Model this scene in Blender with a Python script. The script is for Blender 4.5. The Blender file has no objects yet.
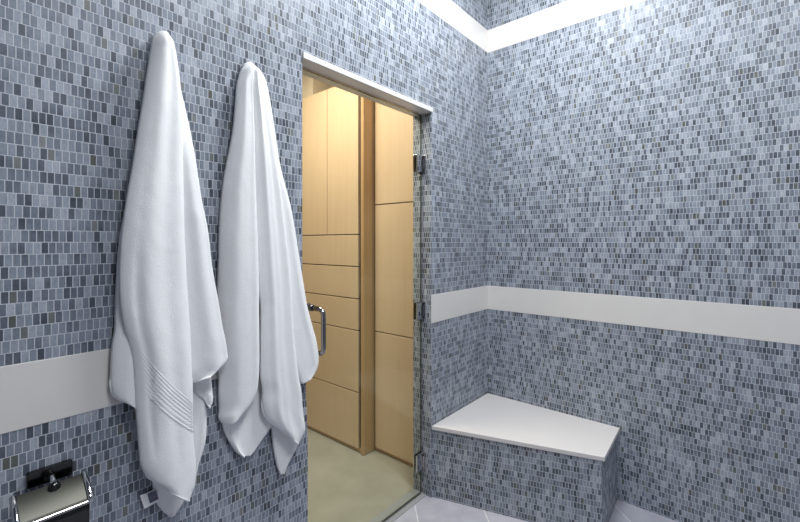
import bpy, bmesh, math, random
from mathutils import Vector, noise
random.seed(4)
SC = bpy.context.scene
COL = SC.collection
PI = math.pi

# ---------------------------------------------------------------- helpers
def mat(name):
    m = bpy.data.materials.new(name); m.use_nodes = True
    nt = m.node_tree
    b = nt.nodes['Principled BSDF']
    return m, nt, b

class N:
    """tiny node builder"""
    def __init__(s, nt): s.nt = nt
    def new(s, t, **kw):
        n = s.nt.nodes.new(t)
        for k, v in kw.items(): setattr(n, k, v)
        return n
    def put(s, sock, v):
        if isinstance(v, bpy.types.NodeSocket): s.nt.links.new(v, sock)
        else: sock.default_value = v
    def math(s, op, a, b=None, c=None, clamp=False):
        n = s.new('ShaderNodeMath', operation=op, use_clamp=clamp)
        s.put(n.inputs[0], a)
        if b is not None: s.put(n.inputs[1], b)
        if c is not None: s.put(n.inputs[2], c)
        return n.outputs[0]
    def mix(s, fac, a, b, blend='MIX'):
        n = s.new('ShaderNodeMix', data_type='RGBA', blend_type=blend)
        s.put(n.inputs[0], fac); s.put(n.inputs[6], a); s.put(n.inputs[7], b)
        return n.outputs[2]
    def ramp(s, fac, stops):
        n = s.new('ShaderNodeValToRGB')
        e = n.color_ramp.elements
        while len(e) > 1: e.remove(e[-1])
        e[0].position = stops[0][0]; e[0].color = stops[0][1] + (1,)
        for p, c in stops[1:]:
            x = e.new(p); x.color = c + (1,)
        s.put(n.inputs[0], fac)
        return n.outputs[0]
    def xyz(s, x, y, z=0.0):
        n = s.new('ShaderNodeCombineXYZ')
        s.put(n.inputs[0], x); s.put(n.inputs[1], y); s.put(n.inputs[2], z)
        return n.outputs[0]
    def noise(s, vec, scale, detail=2.0, rough=.5):
        n = s.new('ShaderNodeTexNoise')
        s.put(n.inputs['Vector'], vec); n.inputs['Scale'].default_value = scale
        n.inputs['Detail'].default_value = detail; n.inputs['Roughness'].default_value = rough
        return n.outputs['Fac']
    def bump(s, h, strength, dist):
        n = s.new('ShaderNodeBump'); n.inputs['Strength'].default_value = strength
        n.inputs['Distance'].default_value = dist; s.put(n.inputs['Height'], h)
        return n.outputs[0]

def set_uv(bm):
    """metre UVs: horizontal run along the face, and height"""
    uv = bm.loops.layers.uv.verify()
    bm.normal_update()
    for f in bm.faces:
        n = f.normal
        if abs(n.z) > .9:
            for l in f.loops: l[uv].uv = (l.vert.co.x, l.vert.co.y)
        else:
            t = Vector((0, 0, 1)).cross(n).normalized()
            for l in f.loops: l[uv].uv = (l.vert.co.dot(t), l.vert.co.z)

def obj(name, bm, m, parent=None, smooth=False, uv=False):
    bmesh.ops.recalc_face_normals(bm, faces=bm.faces)
    if uv: set_uv(bm)
    me = bpy.data.meshes.new(name); bm.to_mesh(me); bm.free()
    if not isinstance(m, (list, tuple)): m = [m]
    for x in m: me.materials.append(x)
    if smooth:
        for p in me.polygons: p.use_smooth = True
    o = bpy.data.objects.new(name, me); COL.objects.link(o)
    if parent: o.parent = parent
    return o

def empty(name, loc=(0, 0, 0)):
    o = bpy.data.objects.new(name, None); COL.objects.link(o); o.location = loc
    o.empty_display_size = .05
    return o

def tag(o, label=None, cat=None, group=None, kind=None):
    if label: o['label'] = label
    if cat: o['category'] = cat
    if group: o['group'] = group
    if kind: o['kind'] = kind
    return o

def struct(o, label=None):
    o['kind'] = 'structure'
    if label: o['label'] = label
    return o

def add_box(bm, lo, hi):
    v = [bm.verts.new((x, y, z)) for x in (lo[0], hi[0]) for y in (lo[1], hi[1]) for z in (lo[2], hi[2])]
    for a in ((0, 1, 3, 2), (4, 6, 7, 5), (0, 4, 5, 1), (2, 3, 7, 6), (0, 2, 6, 4), (1, 5, 7, 3)):
        bm.faces.new([v[i] for i in a])
    return v

def box(lo, hi):
    bm = bmesh.new(); add_box(bm, lo, hi); return bm

def bevel(bm, w, seg=2):
    bmesh.ops.bevel(bm, geom=list(bm.edges), offset=w, segments=seg, profile=.5, affect='EDGES', clamp_overlap=True)
    return bm

def add_prism(bm, pts, axis, a, b):
    """polygon pts extruded along an axis (0,1,2) from a to b"""
    def P(p, t):
        q = list(p); q.insert(axis, t); return q
    lo = [bm.verts.new(P(p, a)) for p in pts]; hi = [bm.verts.new(P(p, b)) for p in pts]
    bm.faces.new(lo[::-1]); bm.faces.new(hi)
    for i in range(len(pts)):
        j = (i + 1) % len(pts); bm.faces.new((lo[i], lo[j], hi[j], hi[i]))

def prism(pts, axis, a, b):
    bm = bmesh.new(); add_prism(bm, pts, axis, a, b); return bm

def add_tube(bm, pts, r, n=14, caps=True):
    pts = [Vector(p) for p in pts]; rings = []; up = None
    for i, p in enumerate(pts):
        t = (pts[min(i + 1, len(pts) - 1)] - pts[max(i - 1, 0)]).normalized()
        if up is None:
            up = t.orthogonal().normalized()
        up = (up - t * up.dot(t)).normalized(); s = t.cross(up)
        rr = r[i] if isinstance(r, (list, tuple)) else r
        rings.append([bm.verts.new(p + (up * math.cos(2 * PI * k / n) + s * math.sin(2 * PI * k / n)) * rr) for k in range(n)])
    for a, b in zip(rings, rings[1:]):
        for k in range(n): bm.faces.new((a[k], a[(k + 1) % n], b[(k + 1) % n], b[k]))
    if caps: bm.faces.new(rings[0][::-1]); bm.faces.new(rings[-1])

def tube(pts, r, n=14):
    bm = bmesh.new(); add_tube(bm, pts, r, n); return bm

# ---------------------------------------------------------------- materials
TW, TH = .0142, .02881
def tile_material():
    m, nt, b = mat('glass_stone_mosaic'); n = N(nt)
    uvn = n.new('ShaderNodeUVMap'); sp = n.new('ShaderNodeSeparateXYZ'); nt.links.new(uvn.outputs[0], sp.inputs[0])
    u, v = sp.outputs[0], sp.outputs[1]
    low = n.math('LESS_THAN', v, 1.03)   # the courses start afresh above and below the stone band
    vr = n.math('DIVIDE', n.math('SUBTRACT', v, n.math('SUBTRACT', 1.1138, n.math('MULTIPLY', low, .1558))), TH); row = n.math('ADD', n.math('FLOOR', vr), n.math('MULTIPLY', low, -500)); fv = n.math('FRACT', vr)
    wn1 = n.new('ShaderNodeTexWhiteNoise', noise_dimensions='1D'); n.put(wn1.inputs['W'], row)
    off = n.math('ADD', n.math('MULTIPLY', row, .5), n.math('MULTIPLY', wn1.outputs['Value'], .4))
    ur = n.math('ADD', n.math('DIVIDE', u, TW), off); col = n.math('FLOOR', ur); fu = n.math('FRACT', ur)
    wn = n.new('ShaderNodeTexWhiteNoise', noise_dimensions='2D'); n.put(wn.inputs['Vector'], n.xyz(col, row))
    sc = n.new('ShaderNodeSeparateColor'); nt.links.new(wn.outputs['Color'], sc.inputs[0])
    r1, r2, r3 = sc.outputs
    uv3 = n.xyz(u, v)
    big = n.noise(uv3, 14, 2)
    val = n.math('ADD', n.math('MULTIPLY', r1, .82), n.math('MULTIPLY', n.math('SUBTRACT', big, .42), .62), clamp=True)
    c = n.ramp(val, TILE_RAMP)
    # veining that belongs to each piece of stone
    vein = n.noise(n.xyz(n.math('MULTIPLY', u, 3.0), v, n.math('MULTIPLY', r2, 9)), 95, 3, .6)
    c = n.mix(1.0, c, n.ramp(vein, [(.28, (.78, .79, .80)), (.5, (1, 1, 1)), (.75, (1.12, 1.12, 1.12))]), 'MULTIPLY')
    # a few olive pieces and a blue-violet drift from sheet to sheet
    c = n.mix(n.math('MULTIPLY', n.math('GREATER_THAN', r2, .972), .6), c, (.10, .10, .06, 1))
    c = n.mix(n.math('MULTIPLY', r3, .28), c, n.mix(1.0, c, (.86, .92, 1.08, 1), 'MULTIPLY'))
    # grout
    eu = n.math('MULTIPLY', n.math('MINIMUM', fu, n.math('SUBTRACT', 1.0, fu)), TW)
    ev = n.math('MULTIPLY', n.math('MINIMUM', fv, n.math('SUBTRACT', 1.0, fv)), TH)
    d = n.math('MINIMUM', eu, ev)
    mr = n.new('ShaderNodeMapRange', interpolation_type='SMOOTHSTEP'); n.put(mr.inputs[0], d)
    mr.inputs[1].default_value = .0006; mr.inputs[2].default_value = .0013
    inn = mr.outputs[0]
    c = n.mix(inn, GROUT, c)
    n.put(b.inputs['Base Color'], c)
    n.put(b.inputs['Roughness'], n.math('ADD', n.math('MULTIPLY', r3, .25), n.math('SUBTRACT', .62, n.math('MULTIPLY', inn, .30))))
    b.inputs['Specular IOR Level'].default_value = .45
    n.put(b.inputs['Normal'], n.bump(inn, .35, .0012))
    return m
TILE_RAMP = [(0, (.055, .065, .082)), (.17, (.098, .116, .143)), (.39, (.178, .205, .248)), (.65, (.262, .292, .34)), (.84, (.345, .375, .425)), (1, (.46, .48, .52))]
GROUT = (.54, .56, .605, 1)
TILE = tile_material()

def stone(name, col, var=.05, rough=.32, scale=6):
    m, nt, b = mat(name); n = N(nt)
    g = n.new('ShaderNodeNewGeometry')
    f = n.noise(g.outputs['Position'], scale, 6, .6)
    f2 = n.noise(g.outputs['Position'], scale * 30, 2)
    c = n.ramp(f, [(.3, tuple(x * (1 - var) for x in col)), (.7, col)])
    c = n.mix(n.math('MULTIPLY', f2, .10), c, tuple(x * .85 for x in col) + (1,))
    n.put(b.inputs['Base Color'], c); b.inputs['Roughness'].default_value = rough
    return m
MARBLE = stone('white_marble', (.73, .71, .685))
SEATSTONE = stone('white_bench_stone', (.67, .645, .64), .03, .35)
PAINT = stone('cream_paint', (.58, .50, .38), .02, .7)
CEILP = stone('white_ceiling_paint', (.62, .63, .65), .02, .8)
THRESH = stone('grey_threshold_stone', (.30, .31, .32), .1, .45)

def floor_tile():
    m, nt, b = mat('lavender_grey_floor_tile'); n = N(nt)
    g = n.new('ShaderNodeNewGeometry')
    mp = n.new('ShaderNodeMapping'); nt.links.new(g.outputs['Position'], mp.inputs[0]); mp.inputs['Rotation'].default_value = (0, 0, PI / 4); mp.inputs['Location'].default_value = (.197, .40, 0)
    br = n.new('ShaderNodeTexBrick'); nt.links.new(mp.outputs[0], br.inputs[0])
    br.offset = 0; br.squash = 1
    br.inputs['Color1'].default_value = (.44, .44, .50, 1); br.inputs['Color2'].default_value = (.40, .405, .46, 1)
    br.inputs['Mortar'].default_value = (.66, .66, .68, 1); br.inputs['Scale'].default_value = 1
    br.inputs['Mortar Size'].default_value = .003; br.inputs['Brick Width'].default_value = .354; br.inputs['Row Height'].default_value = .354
    f = n.noise(g.outputs['Position'], 9, 5, .65)
    c = n.mix(1.0, br.outputs[0], n.ramp(f, [(.35, (.84, .84, .86)), (.6, (1, 1, 1))]), 'MULTIPLY')
    n.put(b.inputs['Base Color'], c); b.inputs['Roughness'].default_value = .4
    return m
FLOORT = floor_tile()

def carpet():
    m, nt, b = mat('beige_carpet'); n = N(nt)
    g = n.new('ShaderNodeNewGeometry')
    f = n.noise(g.outputs['Position'], 5, 5, .6); f2 = n.noise(g.outputs['Position'], 260, 2)
    c = n.ramp(f, [(.32, (.29, .275, .22)), (.68, (.37, .35, .29))])
    c = n.mix(n.math('MULTIPLY', f2, .3), c, (.23, .22, .17, 1))
    n.put(b.inputs['Base Color'], c); b.inputs['Roughness'].default_value = .95
    n.put(b.inputs['Normal'], n.bump(f2, .4, .004))
    return m
CARPET = carpet()

def wood(name, light, dark, vertical=True):
    m, nt, b = mat(name); n = N(nt)
    g = n.new('ShaderNodeNewGeometry')
    mp = n.new('ShaderNodeMapping'); nt.links.new(g.outputs['Position'], mp.inputs[0])
    mp.inputs['Scale'].default_value = (1, 1, .04) if vertical else (1, .06, 1)
    f = n.noise(mp.outputs[0], 55, 5, .65); f2 = n.noise(mp.outputs[0], 6, 3)
    c = n.ramp(f, [(.3, dark), (.7, light)])
    c = n.mix(n.math('MULTIPLY', f2, .35), c, tuple(x * .9 for x in dark) + (1,))
    n.put(b.inputs['Base Color'], c); b.inputs['Roughness'].default_value = .42
    b.inputs['Specular IOR Level'].default_value = .35
    return m
MAPLE = wood('maple_veneer', (.70, .545, .37), (.64, .49, .32))
MAPLED = wood('maple_edge', (.54, .36, .19), (.45, .29, .14))
GAP = stone('dark_cabinet_interior', (.05, .03, .015), .1, .8)

def terry():
    m, nt, b = mat('white_terry_cotton'); n = N(nt)
    g = n.new('ShaderNodeNewGeometry')
    f = n.noise(g.outputs['Position'], 420, 2, .6); f2 = n.noise(g.outputs['Position'], 60, 3)
    c = n.ramp(f, [(.3, (.86, .862, .87)), (.65, (.925, .928, .935))])
    n.put(b.inputs['Base Color'], c); b.inputs['Roughness'].default_value = .95
    b.inputs['Specular IOR Level'].default_value = .1
    b.inputs['Sheen Weight'].default_value = .15; b.inputs['Sheen Roughness'].default_value = .6
    h = n.math('ADD', f, n.math('MULTIPLY', f2, .8))
    n.put(b.inputs['Normal'], n.bump(h, .35, .003))
    return m
TERRY = terry()
m, nt, b = mat('smooth_cotton_hem'); b.inputs['Base Color'].default_value = (.90, .902, .91, 1); b.inputs['Roughness'].default_value = .8
n = N(nt); g = n.new('ShaderNodeNewGeometry'); n.put(b.inputs['Normal'], n.bump(n.noise(g.outputs['Position'], 700, 1), .2, .001))
HEM = m
def metal(name, col, rough):
    m, nt, b = mat(name); n = N(nt); g = n.new('ShaderNodeNewGeometry')
    f = n.noise(g.outputs['Position'], 40, 2)
    n.put(b.inputs['Roughness'], n.math('ADD', rough, n.math('MULTIPLY', f, .05)))
    b.inputs['Base Color'].default_value = col + (1,); b.inputs['Metallic'].default_value = 1
    return m
CHROME = metal('polished_chrome', (.62, .62, .63), .04)
NICKEL = metal('dark_nickel', (.36, .34, .34), .12)
DIMCHROME = metal('dimmed_chrome', (.06, .06, .06), .15)  # chrome with its reflection of a dark room put into the base colour
HOODM = metal('dimmed_chrome_hood', (.10, .099, .086), .42)  # chrome coloured dark olive in place of the tile it would mirror
m, nt, b = mat('white_paper'); b.inputs['Base Color'].default_value = (.75, .73, .66, 1); b.inputs['Roughness'].default_value = .9
n = N(nt); g = n.new('ShaderNodeNewGeometry'); n.put(b.inputs['Normal'], n.bump(n.noise(g.outputs['Position'], 300, 2), .2, .001))
PAPER = m
m, nt, b = mat('care_label_print'); n = N(nt); b.inputs['Roughness'].default_value = .7
g = n.new('ShaderNodeNewGeometry'); f = n.noise(g.outputs['Position'], 120, 2)
n.put(b.inputs['Base Color'], n.ramp(f, [(.4, (.10, .10, .15)), (.7, (.16, .16, .23))]))
PRINT = m
def glass():
    m, nt, b = mat('clear_door_glass'); n = N(nt)
    nt.nodes.remove(b)
    tr = n.new('ShaderNodeBsdfTransparent'); tr.inputs[0].default_value = (.94, .975, .95, 1)
    gl = n.new('ShaderNodeBsdfGlossy'); gl.inputs['Roughness'].default_value = .02
    gl.inputs[0].default_value = (.9, .95, .93, 1)
    lw = n.new('ShaderNodeLayerWeight'); lw.inputs[0].default_value = .5
    fr = n.math('ADD', .018, n.math('MULTIPLY', n.math('POWER', lw.outputs['Facing'], 5.0), .9))
    mx = n.new('ShaderNodeMixShader'); nt.links.new(fr, mx.inputs[0])
    nt.links.new(tr.outputs[0], mx.inputs[1]); nt.links.new(gl.outputs[0], mx.inputs[2])
    nt.links.new(mx.outputs[0], nt.nodes['Material Output'].inputs[0])
    return m
GLASS = glass()
m, nt, b = mat('green_glass_edge'); b.inputs['Base Color'].default_value = (.05, .065, .06, 1); b.inputs['Roughness'].default_value = .15
GEDGE = m

# ---------------------------------------------------------------- the room
XH, XHB, XJ = -1.4975, -1.472, -.644           # edges of the doorway
HZ, HZT = 2.1155, 2.1402                        # underside and top of the stone lintel
CZ = 3.35; XB, YB = -4.2, -3.2
bm = bmesh.new()
add_prism(bm, [(XB, 0), (XHB, 0), (XHB, .62), (XH, 1.25), (XH, HZT), (XB, HZT)], 1, 0, .125)
add_box(bm, (XJ, 0, 0), (0, .125, HZT))
add_box(bm, (XB, 0, HZT), (0, .125, CZ))
o = obj('wall_left', bm, [TILE, PAINT], uv=True); struct(o, 'mosaic tiled wall with the glass door and the towels')
for p in o.data.polygons:
    if p.normal.y > .9 and p.center.y > .1: p.material_index = 1
struct(obj('wall_right', box((0, YB, 0), (.12, .125, CZ)), TILE, uv=True), 'mosaic tiled wall behind the bench')
struct(obj('wall_back', box((XB - .12, YB, 0), (XB, .125, CZ)), TILE, uv=True))
struct(obj('wall_near', box((XB - .12, YB - .12, 0), (.12, YB, CZ)), TILE, uv=True))
struct(obj('ceiling', box((XB - .12, YB - .12, CZ), (.12, .125, CZ + .1)), TILE, uv=True))
struct(obj('floor', box((XB - .12, YB - .12, -.08), (.12, .032, 0)), FLOORT), 'pale lavender grey stone tile floor of the shower')
# white stone bands let into the mosaic
B = 1.0
def band(name, lo, hi, label): struct(obj(name, bevel(box(lo, hi), .0008, 1), MARBLE), label)
band('trim_1', (XB, -.0015, .9580), (-1.486, .02, 1.1138), 'white stone band behind the towels at waist height')
band('trim_2', (XJ + .001, -.0015, .9580), (-.0015, .02, 1.1138), 'short white stone band between the door and the corner')
band('trim_3', (-.0015, YB, .9580), (.02, 0, 1.1138), 'white stone band along the wall above the bench')
band('trim_4', (XB, -.0015, 2.6698), (-.0015, .02, 2.8208), 'high white stone band above the door')
band('trim_5', (-.0015, YB, 2.6698), (.02, 0, 2.8208), 'high white stone band above the bench')
struct(obj('trim_6', bevel(box((XH, -.009, HZ), (XJ + .006, .124, HZT)), .002), MARBLE), 'white stone lintel over the glass door')
struct(obj('trim_7', bevel(box((XHB - .02, .032, -.03), (XJ, .125, .004)), .002), THRESH), 'grey stone threshold under the glass door')

# ---------------------------------------------------------------- bench
bench = tag(empty('shower_bench', (-.3, -.35, 0)), 'built-in corner bench with white stone seat over mosaic tiled base', 'bench')
top = [(-.003, -.003), (XJ + .002, -.003), (-.3872, -.8151), (-.003, -.7983)]
def at(o, p): o.location = (-p.location.x, -p.location.y, -p.location.z); return o
at(obj('seat_slab', bevel(prism(top, 2, .374, .3969), .003, 3), SEATSTONE, bench, smooth=False), bench)
base = [(0, 0), (XJ + .012, 0), (-.387, -.802), (0, -.786)]
at(obj('tiled_base', prism(base, 2, 0, .374), TILE, bench, uv=True), bench)

# ---------------------------------------------------------------- glass door
GY = .064
door = struct(empty('door_1', (XJ - .01, GY, .012)), 'frameless clear glass shower door with chrome hinges and D handle')
pane = at(obj('glass_pane', box((XH + .006, GY - .005, .012), (XJ - .008, GY + .005, HZ - .006)), [GLASS, GEDGE], door), door)
for p in pane.data.polygons:
    if abs(p.normal.y) < .5: p.material_index = 1
# D handle on the shower side
hx, z0, z1, hy = -1.424, .957, 1.135, -.038
R = .024; path = [(hx, GY - .005, z1)]
path += [(hx, hy + R, z1)]
for k in range(1, 8):
    a = k / 8 * PI / 2; path.append((hx, hy + R - R * math.sin(a), z1 - R + R * math.cos(a)))
path += [(hx, hy, z1 - R), (hx, hy, (z0 + z1) / 2), (hx, hy, z0 + R)]
for k in range(1, 8):
    a = k / 8 * PI / 2; path.append((hx, hy + R - R * math.cos(a), z0 + R - R * math.sin(a)))
path += [(hx, hy + R, z0), (hx, GY - .005, z0)]
han = at(obj('door_handle', tube(path, .0098, 20), NICKEL, door, smooth=True), door)
for z in (z0, z1):
    bm = bmesh.new()
    add_tube(bm, [(hx, GY - .005, z), (hx, GY - .010, z), (hx, GY - .012, z), (hx, GY - .022, z), (hx, GY - .024, z), (hx, GY - .034, z)], [.017, .017, .013, .013, .0145, .0135], 24)
    obj('handle_collar', bm, NICKEL, han, smooth=False)
for z in (1.837, 1.0245, .190):
    h = at(obj('hinge', bevel(box((XJ - .062, GY - .014, z - .047), (XJ - .007, GY - .0052, z + .047)), .0015), CHROME, door), door)
    obj('back_plate', bevel(box((XJ - .062, GY + .0052, z - .047), (XJ - .007, GY + .014, z + .047)), .0015), CHROME, h)
    obj('wall_plate', bevel(box((XJ - .0055, GY - .026, z - .047), (XJ - .0005, GY + .026, z + .047)), .0012), NICKEL, h)
    bm = bmesh.new(); add_tube(bm, [(XJ - .008, GY - .018, z - .030), (XJ - .008, GY - .018, z + .030)], .0065, 16)
    obj('hinge_knuckle', bm, NICKEL, h, smooth=False)

# ---------------------------------------------------------------- dressing room beyond the door
CX1 = -.571; CX2 = -.482; YE = .593; CT = 2.50
struct(obj('floor_closet', box((-3.2, .125, -.08), (.12, 3.2, .001)), CARPET), 'beige green carpet of the dressing room beyond the glass door')
struct(obj('wall_closet_far', box((-3.2, 3.2, 0), (.12, 3.3, 2.8)), PAINT))
struct(obj('wall_closet_left', box((-3.3, .125, 0), (-3.2, 3.3, 2.8)), PAINT))
struct(obj('wall_closet_right', box((.02, .125, 0), (.12, 3.2, 2.8)), MAPLED))
struct(obj('ceiling_closet', box((-3.3, .125, 2.8), (.12, 3.3, 2.9)), PAINT))
struct(obj('trim_8', box((-.556, 1.148, CT + .003), (.018, 3.19, 2.798)), PAINT), 'cream bulkhead above the tall maple cabinet')

def front(name, lo, hi, parent, root, m=MAPLE):
    return at(obj(name, bevel(box(lo, hi), .0015, 1), m, parent), root)
# tall cabinet with two doors over a stack of drawers
cab = tag(empty('tall_cabinet', (-.3, 1.0, .001)), 'tall maple cabinet with a pair of upper doors over wide drawers', 'cabinet')
y0, ym, y1 = .649, .967, 1.345
at(obj('carcass', box((CX1 + .021, YE + .03, .03), (.015, 1.4, CT - .004)), GAP, cab), cab)
front('side_panel', (CX1 - .004, YE, .004), (CX2 + .03, YE + .028, CT), cab, cab, MAPLED)
front('plinth', (CX1 + .012, YE + .03, .002), (CX1 + .02, 1.4, .03), cab, cab, MAPLED)
front('top_panel', (CX1 + .002, YE + .03, CT - .003), (.014, 1.4, CT), cab, cab)
for za, zb in ((.030, .3990), (.4060, .8110), (.8180, 1.0225), (1.0295, 1.2380), (1.2450, 1.4530)):
    front('drawer', (CX1, y0, za), (CX1 + .02, y1, zb), cab, cab)
front('door', (CX1, y0, 1.4595), (CX1 + .02, ym - .003, CT - .004), cab, cab)
front('door', (CX1, ym + .003, 1.4595), (CX1 + .02, y1, CT - .004), cab, cab)
# plain panelled cabinet close to the door
cab2 = tag(empty('panelled_cabinet', (-.2, .36, .001)), 'plain maple cabinet with three stacked flat panels nearest the door hinges', 'cabinet')
at(obj('carcass', box((CX2 + .021, .13, .03), (.015, YE - .006, CT + .05)), GAP, cab2), cab2)
front('plinth', (CX2 + .012, .13, .002), (CX2 + .02, YE - .006, .03), cab2, cab2, MAPLED)
for za, zb in ((.030, .8040), (.8110, 1.6510), (1.6580, CT + .05)):
    front('door', (CX2, .132, za), (CX2 + .02, YE - .016, zb), cab2, cab2)

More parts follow.
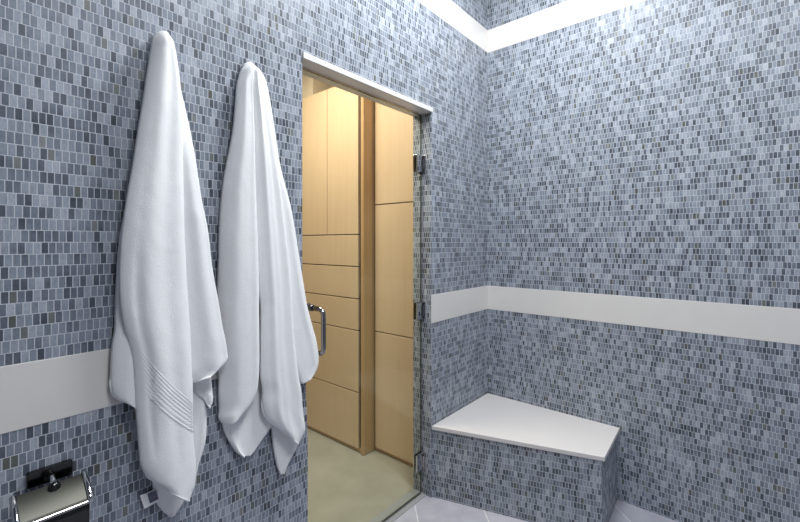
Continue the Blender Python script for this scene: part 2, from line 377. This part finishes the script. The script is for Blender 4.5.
# ---------------------------------------------------------------- towels
LAYERS = {
    'A': (0.055, [(-2.012, 2.0121, -2.0023, 2.0161),(-2.0224, 1.9981, -1.9917, 2.0103),(-2.0334, 1.9742, -1.9877, 1.9918),(-2.0397, 1.9411, -1.9782, 1.9693),(-2.0497, 1.8739, -1.9672, 1.9063),(-2.061, 1.7935, -1.9603, 1.8265),(-2.074, 1.7085, -1.9575, 1.7391),(-2.0871, 1.6114, -1.9547, 1.6368),(-2.0999, 1.5295, -1.9519, 1.5429),(-2.1102, 1.449, -1.9491, 1.4546),(-2.1159, 1.3828, -1.9448, 1.3808),(-2.1182, 1.3038, -1.9405, 1.2917),(-2.1159, 1.2377, -1.9362, 1.208),(-2.1068, 1.1755, -1.9334, 1.1272),(-2.0953, 1.1282, -1.931, 1.0522),(-2.0871, 1.0809, -1.9296, 0.9831),(-2.0826, 1.0312, -1.929, 0.9321),(-2.0802, 0.9494, -1.929, 0.8783),(-2.0764, 0.894, -1.9276, 0.812),(-2.0728, 0.8329, -1.9217, 0.7498),(-2.068, 0.7873, -1.9203, 0.7131),(-2.0521, 0.7511, -1.9247, 0.673),(-2.0321, 0.7289, -1.9334, 0.6531),(-2.0141, 0.7095, -1.9414, 0.6347)]),
    'B': (0.03, [(-2.0879, 1.5188, -2.0131, 1.5249),(-2.102, 1.4636, -2.0131, 1.4675),(-2.1113, 1.396, -2.0131, 1.3957),(-2.117, 1.3023, -2.0131, 1.3095),(-2.12, 1.217, -2.0131, 1.2234),(-2.122, 1.1666, -2.0131, 1.1516),(-2.1283, 1.1198, -2.0131, 1.0655),(-2.1308, 1.0461, -2.0131, 0.9937),(-2.1288, 1.0111, -2.0183, 0.9521),(-2.1204, 0.9861, -2.0338, 0.9255),(-2.091, 0.9593, -2.049, 0.9247)]),
    'D': (0.052, [(-2.0208, 1.9602, -1.9757, 1.977),(-2.0208, 1.9009, -1.9647, 1.9196),(-2.0208, 1.8191, -1.9507, 1.8386),(-2.0208, 1.7485, -1.9399, 1.7685),(-2.0208, 1.6498, -1.9248, 1.6657),(-2.0156, 1.5232, -1.9071, 1.532),(-2.013, 1.4383, -1.889, 1.4414),(-2.0078, 1.3246, -1.8736, 1.3179),(-2.0078, 1.2249, -1.8538, 1.2084),(-2.0052, 1.1676, -1.8436, 1.1429),(-1.9999, 1.081, -1.8339, 1.1002),(-1.9892, 1.0067, -1.8273, 1.0544),(-1.9674, 0.9836, -1.829, 1.0293),(-1.945, 0.9776, -1.8516, 1.0091),(-1.9306, 0.9797, -1.8767, 0.9971)]),
    'E': (0.022, [(-1.9413, 1.0634, -1.8643, 1.0473),(-1.9384, 1.0175, -1.8612, 0.9896),(-1.9326, 0.9766, -1.8564, 0.9344),(-1.9268, 0.9538, -1.8554, 0.8992),(-1.909, 0.9366, -1.8612, 0.885),(-1.8908, 0.9252, -1.8691, 0.8764)]),
    'F': (0.016, [(-1.9673, 1.0827, -1.8788, 1.065),(-1.9645, 0.9926, -1.871, 0.9529),(-1.9589, 0.9163, -1.8713, 0.874),(-1.9532, 0.8394, -1.872, 0.792),(-1.9447, 0.776, -1.8835, 0.7429),(-1.936, 0.727, -1.8988, 0.707),(-1.9243, 0.6916, -1.9064, 0.6807)]),
    'G': (0.012, [(-2.0431, 0.8412, -1.9226, 0.7968),(-2.0355, 0.767, -1.9226, 0.7201),(-2.0277, 0.7178, -1.9226, 0.6741),(-2.0225, 0.6809, -1.927, 0.6332),(-2.0147, 0.6439, -1.9358, 0.616),(-1.9987, 0.6112, -1.9502, 0.5988),(-1.9852, 0.594, -1.9658, 0.5886)]),
    'band': (0.055, [(-2.0929, 1.1438, -1.9305, 0.9206),(-2.0883, 1.1053, -1.929, 0.8933),(-2.0845, 1.0641, -1.929, 0.8634),(-2.0812, 1.02, -1.9281, 0.8302)]),
    'P': (0.05, [(-1.7417, 2.0135, -1.7308, 2.0189),(-1.7525, 1.9958, -1.7308, 2.0064),(-1.7632, 1.9773, -1.7315, 1.9877),(-1.7702, 1.9536, -1.733, 1.9653),(-1.7783, 1.9232, -1.7363, 1.9357),(-1.7835, 1.8758, -1.7337, 1.8894),(-1.7876, 1.829, -1.7308, 1.843),(-1.7962, 1.7425, -1.7275, 1.7561),(-1.8147, 1.6329, -1.7234, 1.6453),(-1.8247, 1.5549, -1.7197, 1.5644),(-1.8329, 1.4429, -1.7152, 1.4459),(-1.8355, 1.3476, -1.7115, 1.3438),(-1.8394, 1.2465, -1.7085, 1.2346),(-1.8419, 1.1898, -1.7092, 1.1733),(-1.841, 1.1106, -1.7085, 1.0879),(-1.8377, 1.0309, -1.7077, 1.0025),(-1.8345, 0.9667, -1.7104, 0.9349),(-1.8355, 0.9034, -1.7167, 0.8992),(-1.8335, 0.8616, -1.7308, 0.8727),(-1.8345, 0.8333, -1.7561, 0.8519),(-1.8214, 0.8097, -1.7876, 0.8307)]),
    'R': (0.058, [(-1.7354, 2.015, -1.7244, 2.0171),(-1.7354, 2.0026, -1.7133, 2.0067),(-1.7362, 1.9839, -1.7058, 1.9939),(-1.7376, 1.9617, -1.699, 1.9739),(-1.7409, 1.9323, -1.6929, 1.9467),(-1.7383, 1.8863, -1.681, 1.902),(-1.7347, 1.8404, -1.672, 1.8559),(-1.731, 1.7541, -1.6554, 1.769),(-1.7263, 1.644, -1.6353, 1.6563),(-1.7226, 1.5635, -1.621, 1.5728),(-1.7178, 1.4456, -1.6022, 1.4486),(-1.7133, 1.3441, -1.5874, 1.3402),(-1.7077, 1.2351, -1.5745, 1.223),(-1.7031, 1.1733, -1.5723, 1.157),(-1.7035, 1.0712, -1.5636, 1.0459),(-1.7028, 0.9483, -1.5459, 0.9093),(-1.6959, 0.8953, -1.5324, 0.8463),(-1.6952, 0.8471, -1.5252, 0.7657),(-1.6848, 0.8034, -1.5156, 0.7025),(-1.6634, 0.7713, -1.5233, 0.6771),(-1.6231, 0.731, -1.5414, 0.6614),(-1.5938, 0.6972, -1.5526, 0.6508)]),
    'T': (0.032, [(-1.7166, 2.0078, -1.6939, 2.0084),(-1.7053, 1.9633, -1.6765, 1.9721),(-1.6977, 1.8826, -1.6556, 1.8936),(-1.69, 1.7734, -1.6346, 1.7846),(-1.6784, 1.6639, -1.6127, 1.6732),(-1.6667, 1.5354, -1.5714, 1.5423),(-1.6588, 1.4124, -1.5431, 1.4131),(-1.6387, 1.2697, -1.5149, 1.2612),(-1.6181, 1.1781, -1.4935, 1.156),(-1.6056, 1.104, -1.4683, 1.0752),(-1.5844, 1.0273, -1.4498, 1.0135),(-1.5626, 0.9489, -1.4399, 0.9525),(-1.5449, 0.8999, -1.4483, 0.9071),(-1.5269, 0.8651, -1.486, 0.8794)]),
    'Q': (0.022, [(-1.8138, 1.0856, -1.6322, 1.0528),(-1.8205, 0.9895, -1.6322, 0.9448),(-1.8288, 0.9107, -1.6322, 0.8549),(-1.8225, 0.8133, -1.6363, 0.7519),(-1.8128, 0.7725, -1.6505, 0.73),(-1.7969, 0.7372, -1.6778, 0.7062),(-1.7761, 0.701, -1.7032, 0.6827),(-1.7531, 0.6758, -1.7238, 0.6685)]),
    'S': (0.018, [(-1.658, 0.8435, -1.5074, 0.7993),(-1.65, 0.7875, -1.505, 0.7217),(-1.6407, 0.7487, -1.5074, 0.6572),(-1.637, 0.7007, -1.528, 0.6248),(-1.6309, 0.6479, -1.5505, 0.5978),(-1.6193, 0.5926, -1.5747, 0.5685),(-1.6047, 0.55, -1.5898, 0.5472)]),
    'label': (0.014, [(-2.0593, 0.689, -2.018, 0.6882),(-2.0483, 0.6462, -2.0114, 0.6504)]),
}
def cr(p0, p1, p2, p3, t):
    return .5 * ((2 * p1) + (-p0 + p2) * t + (2 * p0 - 5 * p1 + 4 * p2 - p3) * t * t + (-p0 + 3 * p1 - 3 * p2 + p3) * t ** 3)
def rows_at(rows, v):
    """smooth left and right edge of a cloth layer at v in 0..1"""
    n = len(rows) - 1; s = v * n; i = min(int(s), n - 1); t = s - i
    g = lambda k: rows[max(0, min(n, k))]
    return [cr(g(i - 1)[j], g(i)[j], g(i + 1)[j], g(i + 2)[j], t) for j in range(4)]
def bumpf(u, c, w): return math.exp(-((u - c) / w) ** 2)
def smooth(a, b, x):
    t = max(0, min(1, (x - a) / (b - a))); return t * t * (3 - 2 * t)
def layer(bm, rows, depth, nu, nv, thick=.006, seed=0):
    """one draped sheet of cloth: depth(u, v) is how far its face stands off the wall"""
    F = []; K = []
    for i in range(nv + 1):
        v = i / nv; xl, zl, xr, zr = rows_at(rows, v); fr = []; bk = []
        for j in range(nu + 1):
            u = j / nu; s = .5 - .5 * math.cos(PI * u); s = .6 * u + .4 * s
            x = xl + (xr - xl) * s; z = zl + (zr - zl) * s
            w = noise.noise(Vector((x * 9 + seed, 0, z * 5))) * .0022 + noise.noise(Vector((x * 40 + seed, 3, z * 22))) * .0007
            d = depth(s, v) + w
            fr.append((x, -d, z)); bk.append((x, -max(d - thick, .002), z))
        F.append(fr); K.append(bk)
    def rounded(i, j):   # the cloth edge is soft: pull both faces together towards it
        return 1.0 if 0 < j < nu and 0 < i < nv else .0
    fv = []; bv = []
    for i in range(nv + 1):
        a = []; c = []
        for j in range(nu + 1):
            p = F[i][j]; q = K[i][j]
            if rounded(i, j):
                a.append(bm.verts.new(p)); c.append(bm.verts.new(q))
            else:
                mid = [(p[k] + q[k]) / 2 for k in range(3)]
                vv = bm.verts.new(mid); a.append(vv); c.append(vv)
        fv.append(a); bv.append(c)
    for i in range(nv):
        for j in range(nu):
            bm.faces.new((fv[i][j], fv[i + 1][j], fv[i + 1][j + 1], fv[i][j + 1]))
            try: bm.faces.new((bv[i][j + 1], bv[i + 1][j + 1], bv[i + 1][j], bv[i][j]))
            except ValueError: pass
    return F
def edge_round(u, w): return math.sqrt(max(0, 1 - max(0, 1 - min(u, 1 - u) / w) ** 2))

def make_depth(base, bulge, folds, taper=.12, top=.02, tilt=0, roll=.16, cap=False, inner=None):
    """inner: 'L' or 'R' where that side meets the towel's other half in a groove instead of turning to the wall"""
    def d(u, v):
        nr = 1 - smooth(0, .3, v) if cap else 0
        k = smooth(0, taper, v)
        h = top + (base - top) * k if top is not None else base
        full = .95 if inner else .5
        w = roll + (full - roll) * nr
        eL = math.sqrt(max(0, 1 - max(0, 1 - u / w) ** 2)); eR = math.sqrt(max(0, 1 - max(0, 1 - (1 - u) / w) ** 2))
        drop = .012 * k + .018 * nr
        dl = dr = drop
        if inner: g = .012 * smooth(.04, .40, v)
        if inner == 'L': dl = g; eL = edge_round(min(u, .5), roll)
        if inner == 'R': dr = g; eR = edge_round(max(u, .5), roll)
        sh = math.sin(PI * u) ** .8
        if inner == 'R': sh = sh * (1 - nr) + nr * math.sin(PI * u / 2)
        if inner == 'L': sh = sh * (1 - nr) + nr * math.cos(PI * u / 2)
        r = h + tilt * (u - .5) * k * (1 - nr) - dl * (1 - eL) - dr * (1 - eR) + bulge * k * sh
        if cap: r -= .024 * (1 - math.sqrt(max(0, 1 - max(0, 1 - v / .06) ** 2)))
        for c, w_, a, v0, v1 in folds:
            cc = c(v) if callable(c) else c
            r += a * bumpf(u, cc, w_) * smooth(v0, v0 + .12, v) * (1 - smooth(v1 - .12, v1 + 1e-6, v) if v1 < 1 else 1)
        return max(r, .009)
    return d

def towel(name, label, layers, loc):
    root = tag(empty(name, loc), label, 'towel', 'white bath towels on the mosaic wall')
    bm = bmesh.new(); G = {}
    for key, nu, nv, dep in layers:
        G[key] = layer(bm, LAYERS[key][1], dep, nu, nv, seed=hash_seed[key])
    return root, bm, G
hash_seed = {k: i * 3.7 for i, k in enumerate('ABDEFGPRTQS')}; hash_seed['R'] = hash_seed['P']
def hem_along(F, parent, root, edge='bottom', r=.0032, span=(0, 1)):
    if edge == 'bottom': pts = F[-1]
    elif edge == 'left': pts = [a[0] for a in F]
    else: pts = [a[-1] for a in F]
    n = len(pts); pts = pts[int(span[0] * (n - 1)):int(span[1] * (n - 1)) + 1]
    pts = [(p[0], p[1] + .002, p[2]) for p in pts]
    n = len(pts); rad = [r * (.15 + .85 * min(1, 8 * min(k, n - 1 - k) / n)) for k in range(n)]
    o = obj('hem', tube(pts, rad, 8), HEM, parent, smooth=True); at(o, root); return o
def surf(F, x, z):
    return min(((p[0] - x) ** 2 + (p[2] - z) ** 2, -p[1]) for r in F for p in r)[1]

# the towel on the left: broad, hanging lower, with a woven border
dA = make_depth(.058, .024, [(.60, .12, -.004, .05, .9), (.35, .14, .004, .12, .8), (.82, .10, .003, .1, .75), (.20, .06, -.005, .40, .85)], .12, .034, cap=True)
dB = make_depth(.030, .012, [(.3, .15, .006, .3, 1.1)], .05, .03)
dD = make_depth(.054, .012, [(.7, .14, .006, .2, 1.1), (.9, .08, -.003, .3, 1.1)], .40, .018, .030)
dE = make_depth(.024, .006, [(.8, .15, .008, .4, 1.1)], .05, .024)
dF = make_depth(.018, .005, [(.8, .12, .005, .2, 1.1)], .05, .018)
dG = make_depth(.013, .004, [(.5, .2, .003, .2, 1.1)], .05, .013)
tl, bm, G = towel('bath_towel', 'longer white bath towel with ribbed border, hanging nearest the paper holder',
    [('A', 60, 190, dA), ('B', 36, 70, dB), ('D', 44, 120, dD), ('E', 20, 40, dE), ('F', 24, 50, dF), ('G', 24, 36, dG)], (-2.0, 0, .62))
cloth = at(obj('cloth', bm, TERRY, tl, smooth=True), tl)
hem_along(G['A'], tl, tl); hem_along(G['A'], tl, tl, 'left', .0022, (.90, 1))
hem_along(G['D'], tl, tl); hem_along(G['D'], tl, tl, 'right', .0025, (.80, 1)); hem_along(G['G'], tl, tl)
hem_along(G['B'], tl, tl, 'left', .0025, (.72, 1)); hem_along(G['E'], tl, tl, 'bottom', .003)
# ribbed woven border running down across the front
rows = LAYERS['band'][1]; bm = bmesh.new(); nu, nv = 44, 96; V = []
for i in range(nv + 1):
    r = rows_at(rows, i / nv); line = []
    for j in range(nu + 1):
        u = j / nu
        sag = .010 * math.sin(PI * u) ** 1.0 + .012 * (smooth(0, .35, u) - u)
        x = r[0] + (r[2] - r[0]) * u; z = r[1] + (r[3] - r[1]) * u - sag
        rib = .0009 * (abs(math.sin(PI * 8 * i / nv)) ** .7)
        edge = smooth(0, .2, u) * smooth(0, .08, 1 - u)
        line.append(bm.verts.new((x, -(surf(G['A'], x, z) + (-.002 + .0024 * edge) + rib * edge), z)))
    V.append(line)
for i in range(nv):
    for j in range(nu): bm.faces.new((V[i][j], V[i + 1][j], V[i + 1][j + 1], V[i][j + 1]))
wb = at(obj('woven_border', bm, HEM, tl, smooth=True), tl)
# sewn-in care label peeping out beside the lowest corner
r0, r1 = LAYERS['label'][1]; yl = -LAYERS['label'][0]
def lab(u0, u1, v0, v1, y, t):
    bm = bmesh.new(); P = []
    for dy in (0, t):
        for u, v in ((u0, v0), (u1, v0), (u1, v1), (u0, v1)):
            xa, za = r0[0] + (r0[2] - r0[0]) * u, r0[1] + (r0[3] - r0[1]) * u
            xb, zb = r1[0] + (r1[2] - r1[0]) * u, r1[1] + (r1[3] - r1[1]) * u
            P.append(bm.verts.new((xa + (xb - xa) * v, y + dy, za + (zb - za) * v)))
    for a in ((3, 2, 1, 0), (4, 5, 6, 7), (0, 1, 5, 4), (1, 2, 6, 5), (2, 3, 7, 6), (3, 0, 4, 7)): bm.faces.new([P[i] for i in a])
    return bm
cl = at(obj('care_label', lab(0, 1, 0, 1, yl, .001), HEM, tl), tl); cl['label'] = 'small white and slate care label'
obj('printed_patch', lab(.42, 1, .06, .82, yl - .0007, .0006), PRINT, cl)

# the towel on the right: hung beside the door, folded in two with its inside showing
dP = make_depth(.046, .016, [(0, .24, -.016, .3, 1.1), (.35, .14, .003, .1, .9), (.85, .10, .004, .1, .9)], .12, .034, .014, cap=True, inner='R')
dR = make_depth(.050, .016, [(.3, .09, .006, .08, .95), (.62, .10, -.004, .2, .95), (.85, .08, .004, .3, .95)], .12, .034, cap=True, inner='L')
dT = make_depth(.036, .008, [(.75, .12, .006, .3, 1.1)], .10, .02)
dQ = make_depth(.022, -.006, [(.1, .10, .008, .2, 1.1)], .05, .022)
dS = make_depth(.020, -.004, [(.8, .12, .005, .2, 1.1)], .05, .02)
tr_, bm, G = towel('bath_towel', 'shorter white bath towel hanging beside the glass door, its lower folds open',
    [('P', 44, 150, dP), ('R', 44, 160, dR), ('T', 36, 120, dT), ('Q', 40, 50, dQ), ('S', 28, 40, dS)], (-1.74, 0, .75))
at(obj('cloth', bm, TERRY, tr_, smooth=True), tr_)
hem_along(G['P'], tr_, tr_, 'right', .0025, (.76, 1)); hem_along(G['R'], tr_, tr_, 'left', .0028, (.80, 1)); hem_along(G['R'], tr_, tr_)
hem_along(G['Q'], tr_, tr_, 'right', .002, (.5, 1)); hem_along(G['S'], tr_, tr_, 'right', .0025, (.3, 1)); hem_along(G['T'], tr_, tr_, 'right', .0025, (.78, 1))

# ---------------------------------------------------------------- paper holder
ph = tag(empty('toilet_paper_holder', (-2.255, 0, .72)), 'chrome hooded toilet paper holder on the tiled wall below the white band', 'paper holder')
def rounded_rect(w, h, r, n=6):
    P = []
    for cx, cz, a0 in ((w - r, h - r, 0), (-w + r, h - r, PI / 2), (-w + r, -h + r, PI), (w - r, -h + r, 1.5 * PI)):
        for k in range(n + 1):
            a = a0 + k / n * PI / 2; P.append((cx + r * math.cos(a), cz + r * math.sin(a)))
    return P
bm = bmesh.new(); rings = []
px_, pz_ = -2.2525, .8315
for y, s in ((0, 0), (-.010, 0), (-.0115, .0006), (-.012, .002)):
    rings.append([bm.verts.new((px_ + x, y, pz_ + z)) for x, z in rounded_rect(.0440 - s, .0190 - s, .0055 - min(s, .005) * .9)])
for a, c in zip(rings, rings[1:]):
    for k in range(len(a)): bm.faces.new((a[k], a[(k + 1) % len(a)], c[(k + 1) % len(a)], c[k]))
bm.faces.new(rings[0]); bm.faces.new(rings[-1])
at(obj('back_plate', bm, DIMCHROME, ph, smooth=False), ph)
bm = bmesh.new()
add_tube(bm, [(px_, -.016, pz_ - .002), (px_, -.028, pz_ - .003), (px_, -.04, pz_ - .006), (px_, -.05, pz_ - .014), (px_, -.054, pz_ - .024)], [.0085, .007, .007, .0078, .009], 20)
at(obj('arm', bm, CHROME, ph, smooth=True), ph)
bm = bmesh.new()
add_tube(bm, [(px_, -.052, pz_ - .017), (px_, -.055, pz_ - .0145), (px_, -.060, pz_ - .0105), (px_, -.0625, pz_ - .0095)][::-1], [.006, .011, .0125, .0125], 24)
at(obj('boss', bm, DIMCHROME, ph, smooth=True), ph)
# curved hood
prof = []
for k in range(25):
    a = k / 24; prof.append((-.042 - .0595 * (a * .9 + .1 * math.sin(a * PI / 2)), .8215 - .037 * (.35 * a + .65 * a ** 1.7)))
lip = [(-.1035, .7815), (-.105, .777), (-.1045, .772)]
X0, X1 = -2.322, -2.195
bm = bmesh.new(); P = prof + lip
outer = P; inner = [(y + .0012, z - .0016) for y, z in P]
add_prism(bm, outer + inner[::-1], 0, X0, X1)
hood = at(obj('hood', bm, HOODM, ph), ph); hood['label'] = 'brushed chrome hood plate'
bm = bmesh.new(); add_tube(bm, [(X0, -.1045, .7765), (X1, -.1045, .7765)], .0045, 14)
obj('front_lip', bm, NICKEL, hood, smooth=False)
for x, in ((X1 + .002,), (X0 - .002,)):
    bm = bmesh.new(); add_tube(bm, [(x, y, z - .001) for y, z in prof + lip[:2]], .0066, 14)
    obj('side_rim', bm, CHROME, hood, smooth=True)
bm = bmesh.new()
fc = [(-.1015, .774), (-.1035, .760), (-.1030, .735), (-.099, .705), (-.092, .680)]
add_prism(bm, fc + [(y + .0015, z) for y, z in fc[::-1]], 0, X0, X1)
at(obj('shade_panel', bm, DIMCHROME, ph), ph)  # added dark sheet standing in for the shadow under the hood
bm = bmesh.new()
for x in (X0 + .004, X1 - .004):
    at(obj('side_arm', tube([(x, -.001, .74), (x, -.093, .70)], .004, 10), DIMCHROME, ph, smooth=True), ph)

# ---------------------------------------------------------------- light
def lamp(name, loc, energy, size, col, rot=(0, 0, 0), spread=PI):
    l = bpy.data.lights.new(name, 'AREA'); l.shape = 'DISK'; l.size = size; l.energy = energy; l.color = col; l.spread = spread
    o = bpy.data.objects.new(name, l); COL.objects.link(o); o.location = loc; o.rotation_euler = rot; return o
lamp('shower_ceiling_light', (-.95, -.70, CZ - .02), 49, .5, (.95, .98, 1))
lamp('room_fill_light', (-1.9, -1.7, CZ - .02), 42, .8, (.95, .98, 1))  # added fill with no visible source, lights the towels from the front
lamp('closet_ceiling_light', (-1.35, .75, 2.77), 41, .8, (1, .86, .715))
w = bpy.data.worlds.new('world'); SC.world = w; w.use_nodes = True
w.node_tree.nodes['Background'].inputs[0].default_value = (.5, .6, .8, 1); w.node_tree.nodes['Background'].inputs[1].default_value = .05

# ---------------------------------------------------------------- camera
cd = bpy.data.cameras.new('camera'); cam = bpy.data.objects.new('camera', cd); COL.objects.link(cam)
cam.location = (-2.4641, -1.3117, 1.4); cam.rotation_euler = (PI / 2 - .0015, 0, .7005 - PI / 2)
cd.sensor_width = 36; cd.lens = 407.8 / 800 * 36; cd.shift_y = -17.5 / 800; cd.clip_start = .02
SC.camera = cam
vs = SC.view_settings; vs.view_transform = 'Standard'; vs.look = 'None'; vs.gamma = 1; vs.use_curve_mapping = False; vs.exposure = 0
SC.cycles.use_denoising = True
